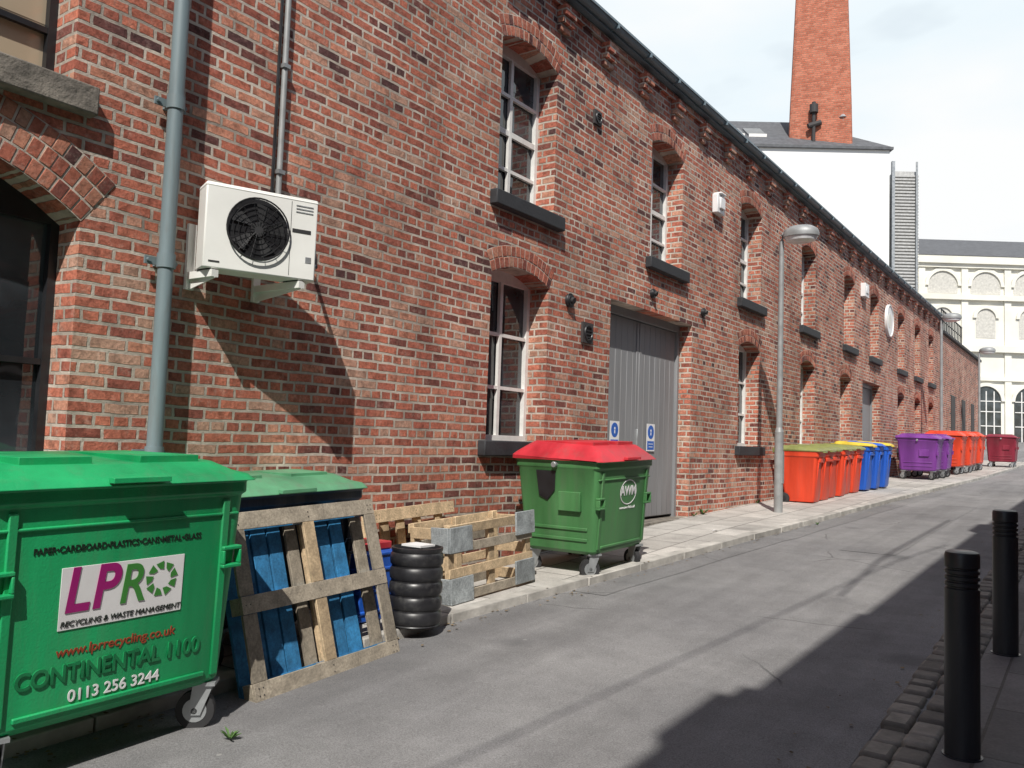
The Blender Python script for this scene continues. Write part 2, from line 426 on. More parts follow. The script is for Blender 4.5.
# ------------------------------------------------------------------ long brick warehouse
WH=empty('brick_warehouse')
X0=-5.0; REC=.24
wins_up=[(-6,-5,2.5,4.1,4.22,'w'),(-2.6,-1.5,2.5,4.1,4.22,'w'),(1.0,2.5,2.02,3.5,3.72,'blind'),(6.77,7.83,2.50,4.12,4.24,'w'),(10.26,11.30,2.52,4.12,4.24,'w'),(13.70,14.74,2.52,4.12,4.24,'w'),(17.2,18.2,2.52,4.12,4.24,'w'),(20.6,21.6,2.52,4.12,4.24,'w'),(23.3,24.3,2.52,4.12,4.24,'w'),(26.9,27.9,2.52,4.12,4.24,'w'),(29.6,30.6,2.52,4.12,4.24,'w'),(32.2,33.2,2.52,4.12,4.24,'w')]
wins_lo=[(-6,-5,0,1.6,1.76,'w'),(-2.6,-1.5,0,1.6,1.76,'w'),(.6,2.6,-1.3,1.22,1.55,'dark'),(6.72,7.78,0.0,1.68,1.80,'w'),(9.21,11.73,-1.25,1.80,1.81,'door'),(13.70,14.74,.05,1.72,1.84,'w'),(17.2,18.2,.08,1.74,1.86,'w'),(20.3,21.3,.1,1.74,1.86,'w'),(22.5,24.5,-.80,1.84,1.85,'door'),(26.9,27.9,.2,1.74,1.86,'w'),(29.6,30.6,.2,1.74,1.86,'w'),(32.2,33.2,.2,1.74,1.86,'w')]
def archz(o,y):
    ya,yb,zb,sp,cr,_=o; s=(yb-ya)/2; r=cr-sp; R=(s*s+r*r)/(2*r); d=y-(ya+yb)/2
    return cr-R+math.sqrt(max(0,R*R-d*d))
def band(b,zlo,zhi,ops,y0,y1):
    c=y0
    def q(p): b.add(p,[(0,1,2,3)],M_brick)
    for o in ops:
        ya,yb,zb,sp,cr,_=o
        q([(X0,c,zlo),(X0,ya,zlo),(X0,ya,zhi),(X0,c,zhi)])
        if zb>zlo: q([(X0,ya,zlo),(X0,yb,zlo),(X0,yb,zb),(X0,ya,zb)]); q([(X0,ya,zb),(X0,yb,zb),(X0-REC-.1,yb,zb),(X0-REC-.1,ya,zb)])
        n=12
        for i in range(n):
            a=ya+(yb-ya)*i/n; d=ya+(yb-ya)*(i+1)/n; za=archz(o,a); zd=archz(o,d)
            q([(X0,a,za),(X0,d,zd),(X0,d,zhi),(X0,a,zhi)])
            q([(X0,a,za),(X0,d,zd),(X0-REC-.1,d,zd),(X0-REC-.1,a,za)])
        for yy in (ya,yb): q([(X0,yy,max(zb,zlo)),(X0,yy,sp),(X0-REC-.1,yy,sp),(X0-REC-.1,yy,max(zb,zlo))])
        c=yb
    q([(X0,c,zlo),(X0,y1,zlo),(X0,y1,zhi),(X0,c,zhi)])
b=B(); band(b,-2.6,1.93,wins_lo,-12,34.7); band(b,1.93,5.0,wins_up,-12,34.7)
b.add([(X0,34.7,-2.6),(-16,34.7,-2.6),(-16,34.7,5.0),(-10.5,34.7,8.1),(X0,34.7,5.0)],[(0,1,2,3,4)],M_brick)
b.add([(X0,-12,-2.6),(-16,-12,-2.6),(-16,-12,5.0),(-10.5,-12,8.1),(X0,-12,5.0)],[(0,1,2,3,4)],M_brick)
b.add([(-16,-12,-2.6),(-16,34.7,-2.6),(-16,34.7,5.0),(-16,-12,5.0)],[(0,1,2,3)],M_brick)
b.build('wall',WH)
b=B()
b.box(X0-.05,X0+.04,-12,34.7,4.90,5.0,M_brick)
y=-11.6
while y<34.4:
    for (pr,za,zb,w) in ((.12,4.78,4.897,.235),(.09,4.70,4.777,.235),(.05,4.62,4.697,.235)):
        b.box(X0+.001,X0+pr,y,y+w,za,zb,M_brick)
    y+=1.02
b.build('eaves_corbels',WH,bevel=.004,seg=1)
b=B()
b.box(X0+.0,X0+.12,-12.2,34.9,5.004,5.03,M_gutter)
prof=[]
for i in range(9):
    a=math.pi+math.pi*i/8; prof.append((X0+.15+.065*math.cos(a),5.09+.065*math.sin(a)))
rings=[[ (px,yy,pz) for px,pz in prof] for yy in (-12.2,34.9)]
b.add([p for r in rings for p in r],[(i,i+1,i+10,i+9) for i in range(8)],M_gutter)
b.box(X0+.07,X0+.084,-12.2,34.9,5.03,5.10,M_gutter); b.box(X0+.213,X0+.225,-12.2,34.9,5.07,5.10,M_gutter)
y=-11
while y<34: b.box(X0+.12,X0+.232,y,y+.03,5.02,5.075,M_gutter); y+=.9
b.build('gutter',WH)
b=B()
b.add([(X0+.10,-12.2,5.05),(X0+.10,34.9,5.05),(-10.5,34.9,8.2),(-10.5,-12.2,8.2),(-16.2,-12.2,5.0),(-16.2,34.9,5.0)],[(0,1,2,3),(3,2,5,4)],M_slate)
b.build('roof',WH)
bv=B()
def arch(o,depth=.225,rings=2):
    ya,yb,zb,sp,cr,_=o; s=(yb-ya)/2; r=cr-sp; R=(s*s+r*r)/(2*r); cy=(ya+yb)/2; cz=cr-R; A=math.asin(min(1,s/R))
    n=16; vs=[];fs=[]
    for i in range(n+1):
        t=-A+2*A*i/n
        for rr in (R-.0,R+depth): vs.append((X0+.003,cy+rr*math.sin(t),cz+rr*math.cos(t)))
    for i in range(n): fs.append((2*i,2*i+1,2*i+3,2*i+2))
    bv.add(vs,fs,M_mortar)
    rd=depth/rings
    for k in range(rings):
        ra=R+k*rd+.005; rb=R+(k+1)*rd-.006
        cnt=int(2*A*ra/.078); da=2*A/cnt
        for i in range(cnt):
            j=random.uniform(-.003,.003)
            t0=-A+da*i+(.0055+j)/ra; t1=-A+da*(i+1)-(.0055-j)/ra
            P=[]; rq=rb+random.uniform(-.004,.004)
            for x in (X0-.10 if k==0 else X0-.01,X0+.005+random.uniform(0,.004)):
                P+= [(x,cy+ra*math.sin(t0),cz+ra*math.cos(t0)),(x,cy+ra*math.sin(t1),cz+ra*math.cos(t1)),(x,cy+rq*math.sin(t1),cz+rq*math.cos(t1)),(x,cy+rq*math.sin(t0),cz+rq*math.cos(t0))]
            bv.hexa(P,M_arch)
for o in wins_up+wins_lo:
    if o[5]!='door': arch(o,.225 if o[5]!='dark' else .34,2 if o[5]!='dark' else 3)
bv.build('brick_arches',WH,bevel=.003,seg=1)
bw=B(); bs=B()
def window(o,up):
    ya,yb,zb,sp,cr,kind=o; x=X0-REC; m=M_white if kind=='w' else M_blackf
    gl=M_blind if kind=='blind' else M_glass
    yc=(ya+yb)/2; top=cr+.03
    for k in range(4):
        z0=zb-.02+(top-zb+.02)*k/4; z1=zb-.02+(top-zb+.02)*(k+1)/4
        for a,c in ((ya-.02,yc),(yc,yb+.02)):
            j=[random.uniform(-.004,.004) for _ in range(3)]
            bw.add([(x-.05+j[0],a,z0),(x-.05+j[1],c,z0),(x-.05+j[2],c,z1),(x-.05+j[0]-j[1]+j[2],a,z1)],[(0,1,2,3)],gl)
    bw.box(x-.12,x-.10,ya-.05,yb+.05,zb-.05,top+.02,M_blackf)
    f=.05
    bw.box(x-.07,x,ya-.02,ya+f,zb,top,m); bw.box(x-.07,x,yb-f,yb+.02,zb,top,m)
    bw.box(x-.07,x-.001,ya+f,yb-f,zb,zb+.06,m)
    bw.box(x-.07,x-.001,ya+f,yb-f,sp+.0,top,m)
    bw.box(x-.04,x-.004,yc-.024,yc+.024,zb+.06,sp,m)
    n=4 if up else 3
    for i in range(1,n):
        z=zb+(sp-zb)*i/n; t=.018 if not(up and i==2) else .03
        for a,c in ((ya+f,yc-.024),(yc+.024,yb-f)): bw.box(x-.04,x-.006,a,c,z-t,z+t,m)
    sm=M_sill if kind=='w' else M_stone
    if kind!='dark':
        bs.box(X0-REC+.0,X0+.09,ya-.12,yb+.12,zb-(.15 if kind=='w' else .17),zb+.004,sm)
for o in wins_up: window(o,True)
for o in wins_lo:
    if o[5]!='door': window(o,False)
bw.build('windows',WH); bs.build('window_sills',WH,bevel=.012)
def door(o,name):
    ya,yb,zb,sp,cr,_=o; x=X0-REC; base=gz((ya+yb)/2)+PV+.05; yc=(ya+yb)/2
    b=B()
    b.box(x-.08,x+.05,ya,ya+.07,base-.2,sp,M_door); b.box(x-.08,x+.05,yb-.07,yb,base-.2,sp,M_door); b.box(x-.08,x+.05,ya+.07,yb-.07,sp-.10,sp+.02,M_door)
    for a,c in ((ya+.08,yc-.008),(yc+.008,yb-.08)):
        n=7; w=(c-a)/n
        for i in range(n): b.box(x-.05,x+.01,a+w*i+.0015,a+w*(i+1)-.0015,base+.02,sp-.11,M_door)
        b.box(x-.06,x-.03,a,c,base,sp-.11,M_blackf)
        b.box(x+.0101,x+.018,c-.07 if c<yc+.01 else a,c if c<yc+.01 else a+.07,base+.03,sp-.115,M_door)
    b.box(x+.019,x+.05,yc-.06,yc-.035,base+1.0,base+1.22,M_galv)
    b.box(x-.1,X0+.03,ya+.001,yb-.001,base-.4,base-.02,M_stone)
    return b.build(name,WH,bevel=.004,seg=1)
door(wins_lo[4],'double_door'); door(wins_lo[8],'double_door')
for yy in (9.80,10.87):
    e=empty('door_sign',(X0-REC+.022,yy,.12))
    b=B(); b.box(0,.004,-.125,.125,-.19,.19,M_signwhite); b.cyl((.004,0,.075),(.006,0,.075),.095,M_signblue,n=28); b.box(.004,.006,-.105,.105,-.17,-.05,M_signblue)
    b.cyl((.006,0,.095),(.008,0,.095),.018,M_signwhite,n=12); b.box(.006,.008,-.012,.012,.03,.072,M_signwhite); b.box(.006,.008,-.07,.07,-.095,-.085,M_signwhite); b.box(.006,.008,-.06,.06,-.135,-.125,M_signwhite)
    b.build('plate',e)
def vent(name,y,z,r,sq=False):
    b=B()
    if sq:
        b.box(0,.03,-r,r,-r,r,M_vent)
        b.torus((.035,0,0),r*.7,.012,M_blackf)
        for i in range(4): b.box(.031,.04,-r*.6,r*.6,-r*.5+i*r*.33,-r*.5+i*r*.33+.012,M_rubber)
    else:
        b.cyl((0,0,0),(.05,0,0),r,M_blackf,r1=r*.85); b.cyl((.05,0,0),(.08,0,-.01),r*.5,M_rubber)
        b.torus((.03,0,0),r,.008,M_blackf)
    return b.build(name,None,(X0+.002,y,z),smooth=True)
vent('wall_vent',8.72,3.92,.085,True); vent('wall_vent',8.20,1.62,.075); vent('wall_vent',8.62,1.30,.12,True)
vent('wall_light',10.35,2.05,.06); vent('wall_light',12.1,2.05,.06)
b=B(); b.box(0,.10,-.15,.15,-.16,.14,M_signwhite); b.box(.10,.13,-.10,.10,-.09,.09,M_signwhite); b.box(.0,.14,-.11,.11,.14,.17,M_signwhite)
b.build('alarm_box',None,(X0+.002,12.55,3.82),bevel=.02)
b=B(); b.box(0,.12,-.2,.2,-.18,.16,M_signwhite); b.box(.12,.14,-.12,.12,-.09,.09,M_signwhite); b.build('alarm_box',None,(X0+.002,22.4,4.1),bevel=.02)
b=B(); b.cyl((0,0,0),(.05,0,0),.46,M_signwhite,n=40); b.torus((.05,0,0),.44,.025,M_white); b.cyl((.05,0,0),(.055,0,0),.2,M_cream,n=30); b.build('round_wall_sign',None,(X0+.002,25.5,3.75),smooth=True)
WG=empty('brick_wing')
b=B(); b.box(-14,X0+.05,34.72,46,-2.6,4.55,M_brick); b.build('wall',WG)
b=B(); b.box(-14.1,X0+.16,34.72,46.1,4.552,4.66,M_sill); b.build('coping',WG,bevel=.01)
b=B()
for i in range(14): yy=35+i*.42; b.cyl((X0,yy,4.66),(X0,yy,5.5),.02,M_blackf,n=6)
b.cyl((X0,35,5.5),(X0,40.5,5.5),.03,M_blackf,n=6); b.cyl((X0,35,5.1),(X0,40.5,5.1),.02,M_blackf,n=6)
b.box(-6.2,-5.3,36,39,4.66,5.6,M_cream)
b.build('roof_railing',WG)
b=B()
for yy in (37,40,43): b.box(X0+.051,X0+.08,yy,yy+1,1.0,2.4,M_vent)
b.build('blocked_openings',WG)

# ------------------------------------------------------------------ pipes and AC
b=B()
b.cyl((0,0,-1.4),(0,0,4.95),.048,M_pipe)
for z in (-.2,1.02,2.05,3.8):
    b.cyl((0,0,z),(0,0,z+.09),.057,M_pipe); b.box(-.12,-.03,-.02,.02,z+.02,z+.07,M_pipe); b.box(-.07,-.055,-.11,.11,z+.02,z+.07,M_pipe); b.cyl((-.06,.09,z+.045),(-.03,.09,z+.045),.014,M_pipe,n=8); b.cyl((-.06,-.09,z+.045),(-.03,-.09,z+.045),.014,M_pipe,n=8)
b.build('drainpipe',None,(-4.885,3.10,0),smooth=True)
b=B()
b.cyl((0,0,1.5),(0,0,4.9),.022,M_lamp,n=12); b.cyl((-.01,-.05,1.4),(-.01,-.05,4.9),.012,M_blackf,n=8)
for z in (1.9,2.7,3.5,4.3): b.box(-.02,.03,-.03,.03,z,z+.03,M_galv)
b.build('conduit',None,(-4.97,4.02,0),smooth=True)
AA=math.radians(22)
AC=empty('air_conditioning_unit',(-4.60,3.61,1.05),(0,0,-AA))
b=B(); b.box(-.20,0,-.374,.374,0,.565,M_ac); b.box(-.203,.003,-.377,.377,.535,.555,M_ac); b.build('casing',AC,bevel=.014)
b=B()
cy,cz,R=-.035,.295,.205
b.cyl((.001,cy,cz),(.004,cy,cz),R,M_black,n=40)
for i in range(5):
    a=i*2*math.pi/5; vs=[]
    for (rr,da,x) in ((.05,-.25,.006),(.05,.25,.014),(.178,.42,.018),(.188,-.12,.006)):
        vs.append((x,cy+rr*math.cos(a+da),cz+rr*math.sin(a+da)))
    b.add(vs,[(0,1,2,3)],M_rubber)
b.cyl((.004,cy,cz),(.022,cy,cz),.05,M_rubber,n=20)
for rr in (.205,.17,.135,.10,.065): b.torus((.030,cy,cz),rr,.0026 if rr<.2 else .006,M_black)
for i in range(14):
    a=i*math.pi/7; b.cyl((.028,cy+.03*math.cos(a),cz+.03*math.sin(a)),(.028,cy+R*math.cos(a),cz+R*math.sin(a)),.0022,M_black,n=5)
b.build('fan',AC)
b=B()
b.box(.001,.003,.20,.33,.32,.345,M_rubber)
for i in range(3): b.box(.001,.004,.22,.34,.46+i*.022,.467+i*.022,M_galv)
b.box(.001,.003,.30,.34,.12,.16,M_galv); b.box(.001,.003,-.34,-.27,.04,.05,M_rubber)
b.box(.001,.002,.187,.190,.02,.53,M_rubber)
b.build('labels',AC)
b=B()
for yy,xe in ((-.27,-.11),(.27,.10)):
    b.box(-.395,xe,yy-.025,yy+.025,-.055,-.008,M_ac); b.box(-.399,-.375,yy-.03,yy+.03,-.12,.32,M_ac)
    b.hexa([(-.375,yy-.004,-.12),(xe,yy-.004,-.06),(xe,yy+.004,-.06),(-.375,yy+.004,-.12),(-.375,yy-.004,-.055),(xe,yy-.004,-.055),(xe,yy+.004,-.055),(-.375,yy+.004,-.055)],M_ac)
    b.box(xe-.16,xe-.02,yy-.03,yy+.03,-.0079,.0,M_rubber)
ob=b.build('bracket',AC); ob.rotation_euler=(0,0,AA)
b=B(); b.cyl((-.1,.374,.12),(-.1,.41,.12),.02,M_galv); b.tube([(-.1,.41,.12),(-.2,.44,.2),(-.3,.44,.4),(-.42,.40,.55)],.016,M_black); b.build('pipework',AC)

# ------------------------------------------------------------------ bins
def caster(b,x,y,ang=0,R=.095):
    T=Matrix.Translation((x,y,0))@Matrix.Rotation(ang,4,'Z')
    b.cyl((0,-.025,R),(0,.025,R),R,M_rubber,n=24,T=T); b.cyl((0,-.028,R),(0,.028,R),R*.62,M_galv,n=20,T=T); b.cyl((0,-.04,R),(0,.04,R),.016,M_rubber,n=10,T=T)
    for s in (-1,1): b.hexa([(-.03,s*.034,R-.02),(.03,s*.034,R-.02),(.03,s*.04,R-.02),(-.03,s*.04,R-.02),(-.01,s*.034,.225),(.09,s*.034,.225),(.09,s*.04,.225),(-.01,s*.04,.225)],M_galv,T=T)
    b.box(-.03,.10,-.055,.055,.222,.24,M_galv,T=T); b.cyl((.04,0,.24),(.04,0,.27),.03,M_galv,n=12,T=T)
def big_bin(name,x,y,base,hx,hy,H,body,lid,lidh=.13,rot=0,tilt=0,ribs=True,tap=.86):
    e=empty(name,(x,y,base),(tilt,0,rot))
    zb=.25; rimz=H-.10
    def hxz(z): t=(z-zb)/(rimz-zb); return hx*(.80+.12*t)
    def hyz(z): t=(z-zb)/(rimz-zb); return hy*(tap+(.96-tap)*t)
    b=B()
    rg=[rrect(hxz(zb)-.03,hyz(zb)-.03,.05,zb-.02)]+[rrect(hxz(z),hyz(z),.06,z) for z in (zb+.01,zb+.3*(rimz-zb),zb+.6*(rimz-zb),rimz)]
    rg+= [rrect(hx*.955,hy*.975,.05,rimz+.015),rrect(hx*.955,hy*.975,.05,H-.03),rrect(hx*.985,hy*.99,.05,H-.025),rrect(hx*.985,hy*.99,.05,H)]
    b.loft(rg,body)
    if ribs:
        for s in (-1,1):
            def slab(y0,y1,z0,z1,th,front=1):
                P=[]
                for z in (z0,z1):
                    xf=hxz(z)*front
                    P+=[(xf-.01*front,y0,z),(xf+th*front,y0,z),(xf+th*front,y1,z),(xf-.01*front,y1,z)]
                b.hexa(P,body)
            yy=hyz(zb+.2)-.07
            for fr in (1,-1):
                slab(s*yy-.02,s*yy+.02,zb+.03,rimz-.02,.012,fr)
            zc=rimz-.30
            b.box(hxz(zc)*.35-.12,hxz(zc)*.35+.12,s*(hyz(zc)-.01),s*(hyz(zc)+.028),zc-.09,zc+.09,body)
            b.cyl((0,s*hyz(rimz),H-.06),(0,s*(hy+.03),H-.06),.028,M_galv,n=14)
            yg=s*(hyz(rimz-.3)-.06); zg=rimz-.31
            for (ya,yb,za,zb_) in ((-.055,.055,.035,.055),(-.055,.055,-.055,-.035),(-.055,-.04,-.035,.035),(.04,.055,-.035,.035)):
                b.box(hxz(zg)-.012,hxz(zg)+.035,yg+ya,yg+yb,zg+za,zg+zb_,body)
            for zz in (zb+.10,zb+.20):
                b.box(-hxz(zz)*.8,hxz(zz)*.8,s*(hyz(zz)-.01),s*(hyz(zz)+.012),zz,zz+.03,body)
        slab(-hyz(zb)*.8,hyz(zb)*.8,zb+.035,zb+.06,.012)
        slab(-hyz(rimz)*.93,hyz(rimz)*.93,rimz-.10,rimz-.085,.010)
    b.build('body',e,bevel=.008)
    b=B()
    n=[(hx+.012,hy+.012,H-.018,.05),(hx+.014,hy+.014,H+.02,.06),(hx-.01,hy-.01,H+.05,.07),(hx-.06,hy-.06,H+lidh*.62,.09),(hx-.13,hy-.13,H+lidh,.10)]
    rg=[]
    for a,c,z,r in n:
        ring=rrect(a,c,r,z,5)
        ring=[(p[0],p[1],p[2]-(p[0]+hx)*.045*(1 if z>H+.01 else 0)) for p in ring]
        rg.append(ring)
    b.loft(rg,lid)
    for s in (-1,1):
        b.box(-hx+.16,hx-.18,s*hy*.42-.16,s*hy*.42+.16,H+lidh-.045,H+lidh-.004,lid)
        b.box(-hx-.03,-hx+.05,s*hy*.6-.05,s*hy*.6+.05,H-.05,H+.06,lid)
    b.cyl((-hx-.02,-hy*.8,H+.02),(-hx-.02,hy*.8,H+.02),.018,M_galv,n=10)
    b.box(hx+.005,hx+.05,-.14,.14,H-.01,H+.015,lid)
    b.build('lid',e,bevel=.012)
    b=B()
    for sx in (-1,1):
        for sy in (-1,1): caster(b,sx*hx*.66-.02,sy*hy*.74,random.uniform(-.6,.9))
    b.build('casters',e,smooth=True)
    return e,hxz
def bz(y,on=True): return gz(y)+(PV if on else 0)
e,hz=big_bin('recycling_bin',-4.11,2.245,gz(2.3)+.005,.50,.66,1.28,M_green,M_green,lidh=.105,tilt=.02)
tl=math.atan((hz(1.1)-hz(.3))/.8)
def onf(yy,zz,o=.002): return (hz(zz)+o,yy,zz)
T=Matrix.Translation(onf(.0,.775,.001))@Matrix.Rotation(tl,4,'Y')
b=B(); b.box(0,.003,-.295,.295,-.135,.135,M_signwhite); b.build('sticker',e,bevel=.001).matrix_local=T
text('L',.27,onf(-.225,.80,.006),M_magenta,e,tilt=tl,off=.006,sx=.85,shear=.15)
text('P',.27,onf(-.10,.80,.006),M_magenta,e,tilt=tl,off=.006,sx=.85,shear=.15)
text('R',.25,onf(.03,.795,.0065),M_dgreen,e,tilt=tl,off=.003,sx=.85,shear=.15)
text('RECYCLING & WASTE MANAGEMENT',.034,onf(.0,.665,.006),M_ink,e,tilt=tl,off=.0,shear=.2)
b=B()
for i in range(9):
    a=i*2*math.pi/9; pts=[]
    for (rr,da) in ((.045,0),(.085,.1),(.078,.62),(.05,.45)): pts.append((0,rr*math.cos(a+da),rr*math.sin(a+da)))
    b.add(pts,[(0,1,2,3)],M_dgreen)
ob=b.build('logo',e); ob.matrix_local=Matrix.Translation(onf(.18,.805,.0065))@Matrix.Rotation(tl,4,'Y')
text('www.lprrecycling.co.uk',.060,onf(-.01,.545),M_redtxt,e,tilt=tl,off=.0005,shear=.1)
text('CONTINENTAL 1100',.105,onf(-.02,.45),M_green_emb,e,tilt=tl,off=.002,ext=.005,sx=.90)
text('0113 256 3244',.072,onf(-.01,.345,.004),M_signwhite,e,tilt=tl,off=.001)
text('PAPER•CARDBOARD•PLASTICS•CANS•METAL•GLASS',.04,onf(-.02,.99),M_ink,e,tilt=tl,off=.0005,sx=.86)
big_bin('recycling_bin',-4.60,3.72,bz(3.7)-.01,.36,.66,1.03,M_navy,M_lidgreen,lidh=.10,tilt=.03)
e,hz=big_bin('general_waste_bin',-4.27,7.47,bz(7.5)-.05,.49,.59,1.12,M_olive,M_red,lidh=.16,tilt=.03)
tl=math.atan((hz(1.0)-hz(.3))/.7)
text('AWM',.13,onf(.08,.80,.004),M_signwhite,e,tilt=tl,off=.003)
b=B(); b.torus((0,0,0),.165,.007,M_signwhite); ob=b.build('logo_ring',e); ob.matrix_local=Matrix.Translation(onf(.08,.79,.003))@Matrix.Rotation(tl,4,'Y')@Matrix.Diagonal((.3,1,.72,1))
text('www.awm-ltd.co.uk',.04,onf(.08,.64,.003),M_signwhite,e,tilt=tl)
b=B(); b.add([(-.22,-.572,1.0),(.0,-.572,1.0),(-.01,-.565,.82),(-.10,-.556,.72),(-.19,-.560,.76)],[(0,1,2,3,4)],M_black)
b.build('torn_sticker',e)
for nm,x,y,hx,hy,H,m in [('purple_waste_bin',-4.17,25.62,.54,.61,1.12,M_purple),('purple_waste_bin',-4.1,26.95,.54,.61,1.12,M_purple)]: big_bin(nm,x,y,bz(y),hx,hy,H,m,m,lidh=.12,tilt=.02,rot=random.uniform(-.03,.03))
for i in range(4): big_bin('red_waste_bin',-4.05+random.uniform(-.05,.05),29.7+i*1.36,bz(29.7+i*1.36),.54,.62,1.2,M_orange,M_orange,lidh=.14,rot=random.uniform(-.04,.04))
big_bin('maroon_waste_bin',-3.35,38.7,bz(38.7,False)+.03,.55,.62,1.2,M_maroon,M_maroon,lidh=.12)

def wheelie(name,x,y,base,body,lid,rot=0,h=1.0):
    e=empty(name,(x,y,base),(0,0,rot)); b=B()
    rg=[rrect(.24,.22,.04,.05,cx=.02),rrect(.26,.235,.045,.12,cx=.02),rrect(.33,.275,.05,h-.12,cx=0),rrect(.355,.292,.05,h-.10),rrect(.355,.292,.05,h-.02),rrect(.365,.30,.05,h)]
    b.loft(rg,body)
    b.box(.31,.365,-.17,.17,h-.2,h-.13,body)
    for s in (-1,1): b.hexa([(.265,s*.15-.02,.2),(.285,s*.15-.02,.2),(.285,s*.15+.02,.2),(.265,s*.15+.02,.2),(.32,s*.15-.02,h-.2),(.345,s*.15-.02,h-.2),(.345,s*.15+.02,h-.2),(.32,s*.15+.02,h-.2)],body)
    b.build('body',e,bevel=.008)
    b=B(); rg=[]
    for a,c,z,sl in ((.38,.305,h-.015,0),(.385,.31,h+.02,.03),(.36,.29,h+.06,.06),(.30,.24,h+.085,.06)):
        rg.append([(p[0]+.01,p[1],p[2]-sl*(p[0]+.2)) for p in rrect(a,c,.05,z)])
    b.loft(rg,lid); b.box(.385,.43,-.10,.10,h-.03,h-.012,lid)
    b.cyl((-.43,-.24,h+.02),(-.43,.24,h+.02),.017,lid,n=10)
    for s in (-1,1): b.box(-.45,-.33,s*.22-.03,s*.22+.03,h-.05,h+.035,lid)
    b.build('lid',e,bevel=.008)
    b=B()
    for s in (-1,1): b.cyl((-.24,s*.22,.10),(-.24,s*.28,.10),.10,M_rubber,n=20); b.cyl((-.24,s*.225,.10),(-.24,s*.285,.10),.05,M_black,n=16)
    b.cyl((-.24,-.25,.1),(-.24,.25,.1),.012,M_galv,n=8)
    b.build('wheels',e,smooth=True); return e
for i in range(6):
    y=15.5+i*.60; wheelie('red_wheelie_bin',-4.5+random.uniform(-.04,.04),y,bz(y)-.04,M_orange,M_olid,random.uniform(-.08,.08),h=.95)
for i in range(3):
    y=19.25+i*.66; wheelie('blue_wheelie_bin',-4.42+i*.05,y,bz(y)-.02,M_blue,M_ylid if i!=1 else M_blue,random.uniform(-.08,.08),h=.98)

# ------------------------------------------------------------------ pallets
def pallet(name,loc,rot,W,Hh,front,slats,sl_mats,fv=True):
    e=empty(name,loc,rot); b=B()
    for z in (0,(Hh-.1)/2,Hh-.1): 
        j=random.uniform(-.004,.004); b.box(-.022+j,j,0+abs(j),W,z,z+.10,front[0])
    if fv:
        for i,y in enumerate((0,(W-.1)/2,W-.1)):
            for z0,z1 in ((.102,(Hh-.1)/2-.002),((Hh-.1)/2+.102,Hh-.102)):
                b.box(-.022,-.002,y,y+.10 if i!=1 else y+.09,z0,z1,front[min(i,len(front)-1)])
    for y in (0,(W-.1)/2,W-.1):
        for z in (0,(Hh-.1)/2,Hh-.1): b.box(-.10,-.0235,y+.002,y+.098,z+.002,z+.098,front[0])
    for z in (0,(Hh-.1)/2,Hh-.1): b.box(-.119,-.1015,.001,W-.001,z+.001,z+.099,sl_mats[0] if fv else front[0])
    for (y0,w),m in zip(slats,sl_mats):
        j=random.uniform(0,.02); b.box(-.142,-.1205,y0,y0+w,j,Hh-random.uniform(0,.015),m)
    for y in (.03,.06,W/2,W-.06,W-.03):
        for z in (.03,.07,Hh/2,Hh-.07,Hh-.04): b.cyl((.0,y,z),(.003,y,z),.005,M_vent,n=6)
    b.build('boards',e,bevel=.003,seg=1); return e
lean=math.atan2(.28,.98)
sl=[(.0,.09),(.11,.11),(.235,.11),(.36,.10),(.50,.09),(.62,.09),(.74,.12),(.88,.11),(1.08,.10)]
sm=[M_wblue,M_wblue,M_wblue,M_wblue,M_wgrey,M_wlight,M_wblue,M_wblue,M_wgrey]
pallet('wooden_pallet',(-3.82,3.13,gz(3.2)+.0),(.035,-lean,.02),1.20,1.05,[M_wgrey,M_wlight,M_wgrey],sl,sm)
pallet('wooden_pallet',(-4.70,5.02,bz(5.3)),(.04,-.14,.02),1.05,.72,[M_wlight],[(.0,.1),(.2,.1),(.4,.1),(.62,.1),(.92,.1)],[M_wlight]*5,fv=False)
e=empty('slatted_crate',(-4.22,5.30,bz(5.8)-.02),(.05,-.04,-.02)); b=B()
W=1.14;D=.42;H=.62
for x in (0,-D):
    for i,z in enumerate((.0,.19,.38,.53)):
        b.box(x-.02,x,.0,W,z+.01,z+.01+.075,M_wlight if i%2 else M_wgrey)
    for y in (.0,W/2-.04,W-.08): b.box(x-.06 if x==0 else x+.001,x-.021 if x==0 else x+.04,y+.002,y+.078,0,H,M_wlight)
for y in (0,W-.02):
    for z in (.02,.26,.50): b.box(-D+.001,-.0611,y,y+.02,z,z+.09,M_wlight)
b.build('boards',e,bevel=.003,seg=1)
b=B()
for y,z in ((-.01,.40),(W-.26,.44),(-.01,-.0),(W-.28,.02)):
    b.box(.002,.02,y,y+.28,z,z+.20,M_wboard)
for z in (.40,0): b.box(-.18,.001,-.016,-.002,z,z+.20,M_wboard)
b.build('corner_plates',e,bevel=.003,seg=1)
b=B()
prof=[(.160,0),(.184,.012)]
for i in range(5):
    z=.02+i*.102; prof+=[(.178,z),(.189,z+.014),(.192,z+.045),(.189,z+.078),(.178,z+.092)]
prof+=[(.186,.535),(.186,.553),(.172,.556),(.165,.525),(.05,.525)]
b.lathe(prof,M_keg,n=40); b.cyl((0,0,.52),(0,0,.545),.04,M_galv)
b.box(-.10,.08,-.06,.10,.556,.57,M_signwhite)
b.build('beer_keg',None,(-4.07,4.70,gz(4.7)+PV),smooth=True)
b=B(); b.box(-.15,.15,-.18,.18,0,.50,M_blue)
for z in (.05,.2,.35,.46): b.box(-.16,.16,-.19,.19,z,z+.03,M_blue)
b.box(-.13,.13,-.16,.16,.502,.56,M_red)
b.build('plastic_crate',None,(-4.52,4.62,bz(4.7)),bevel=.01)

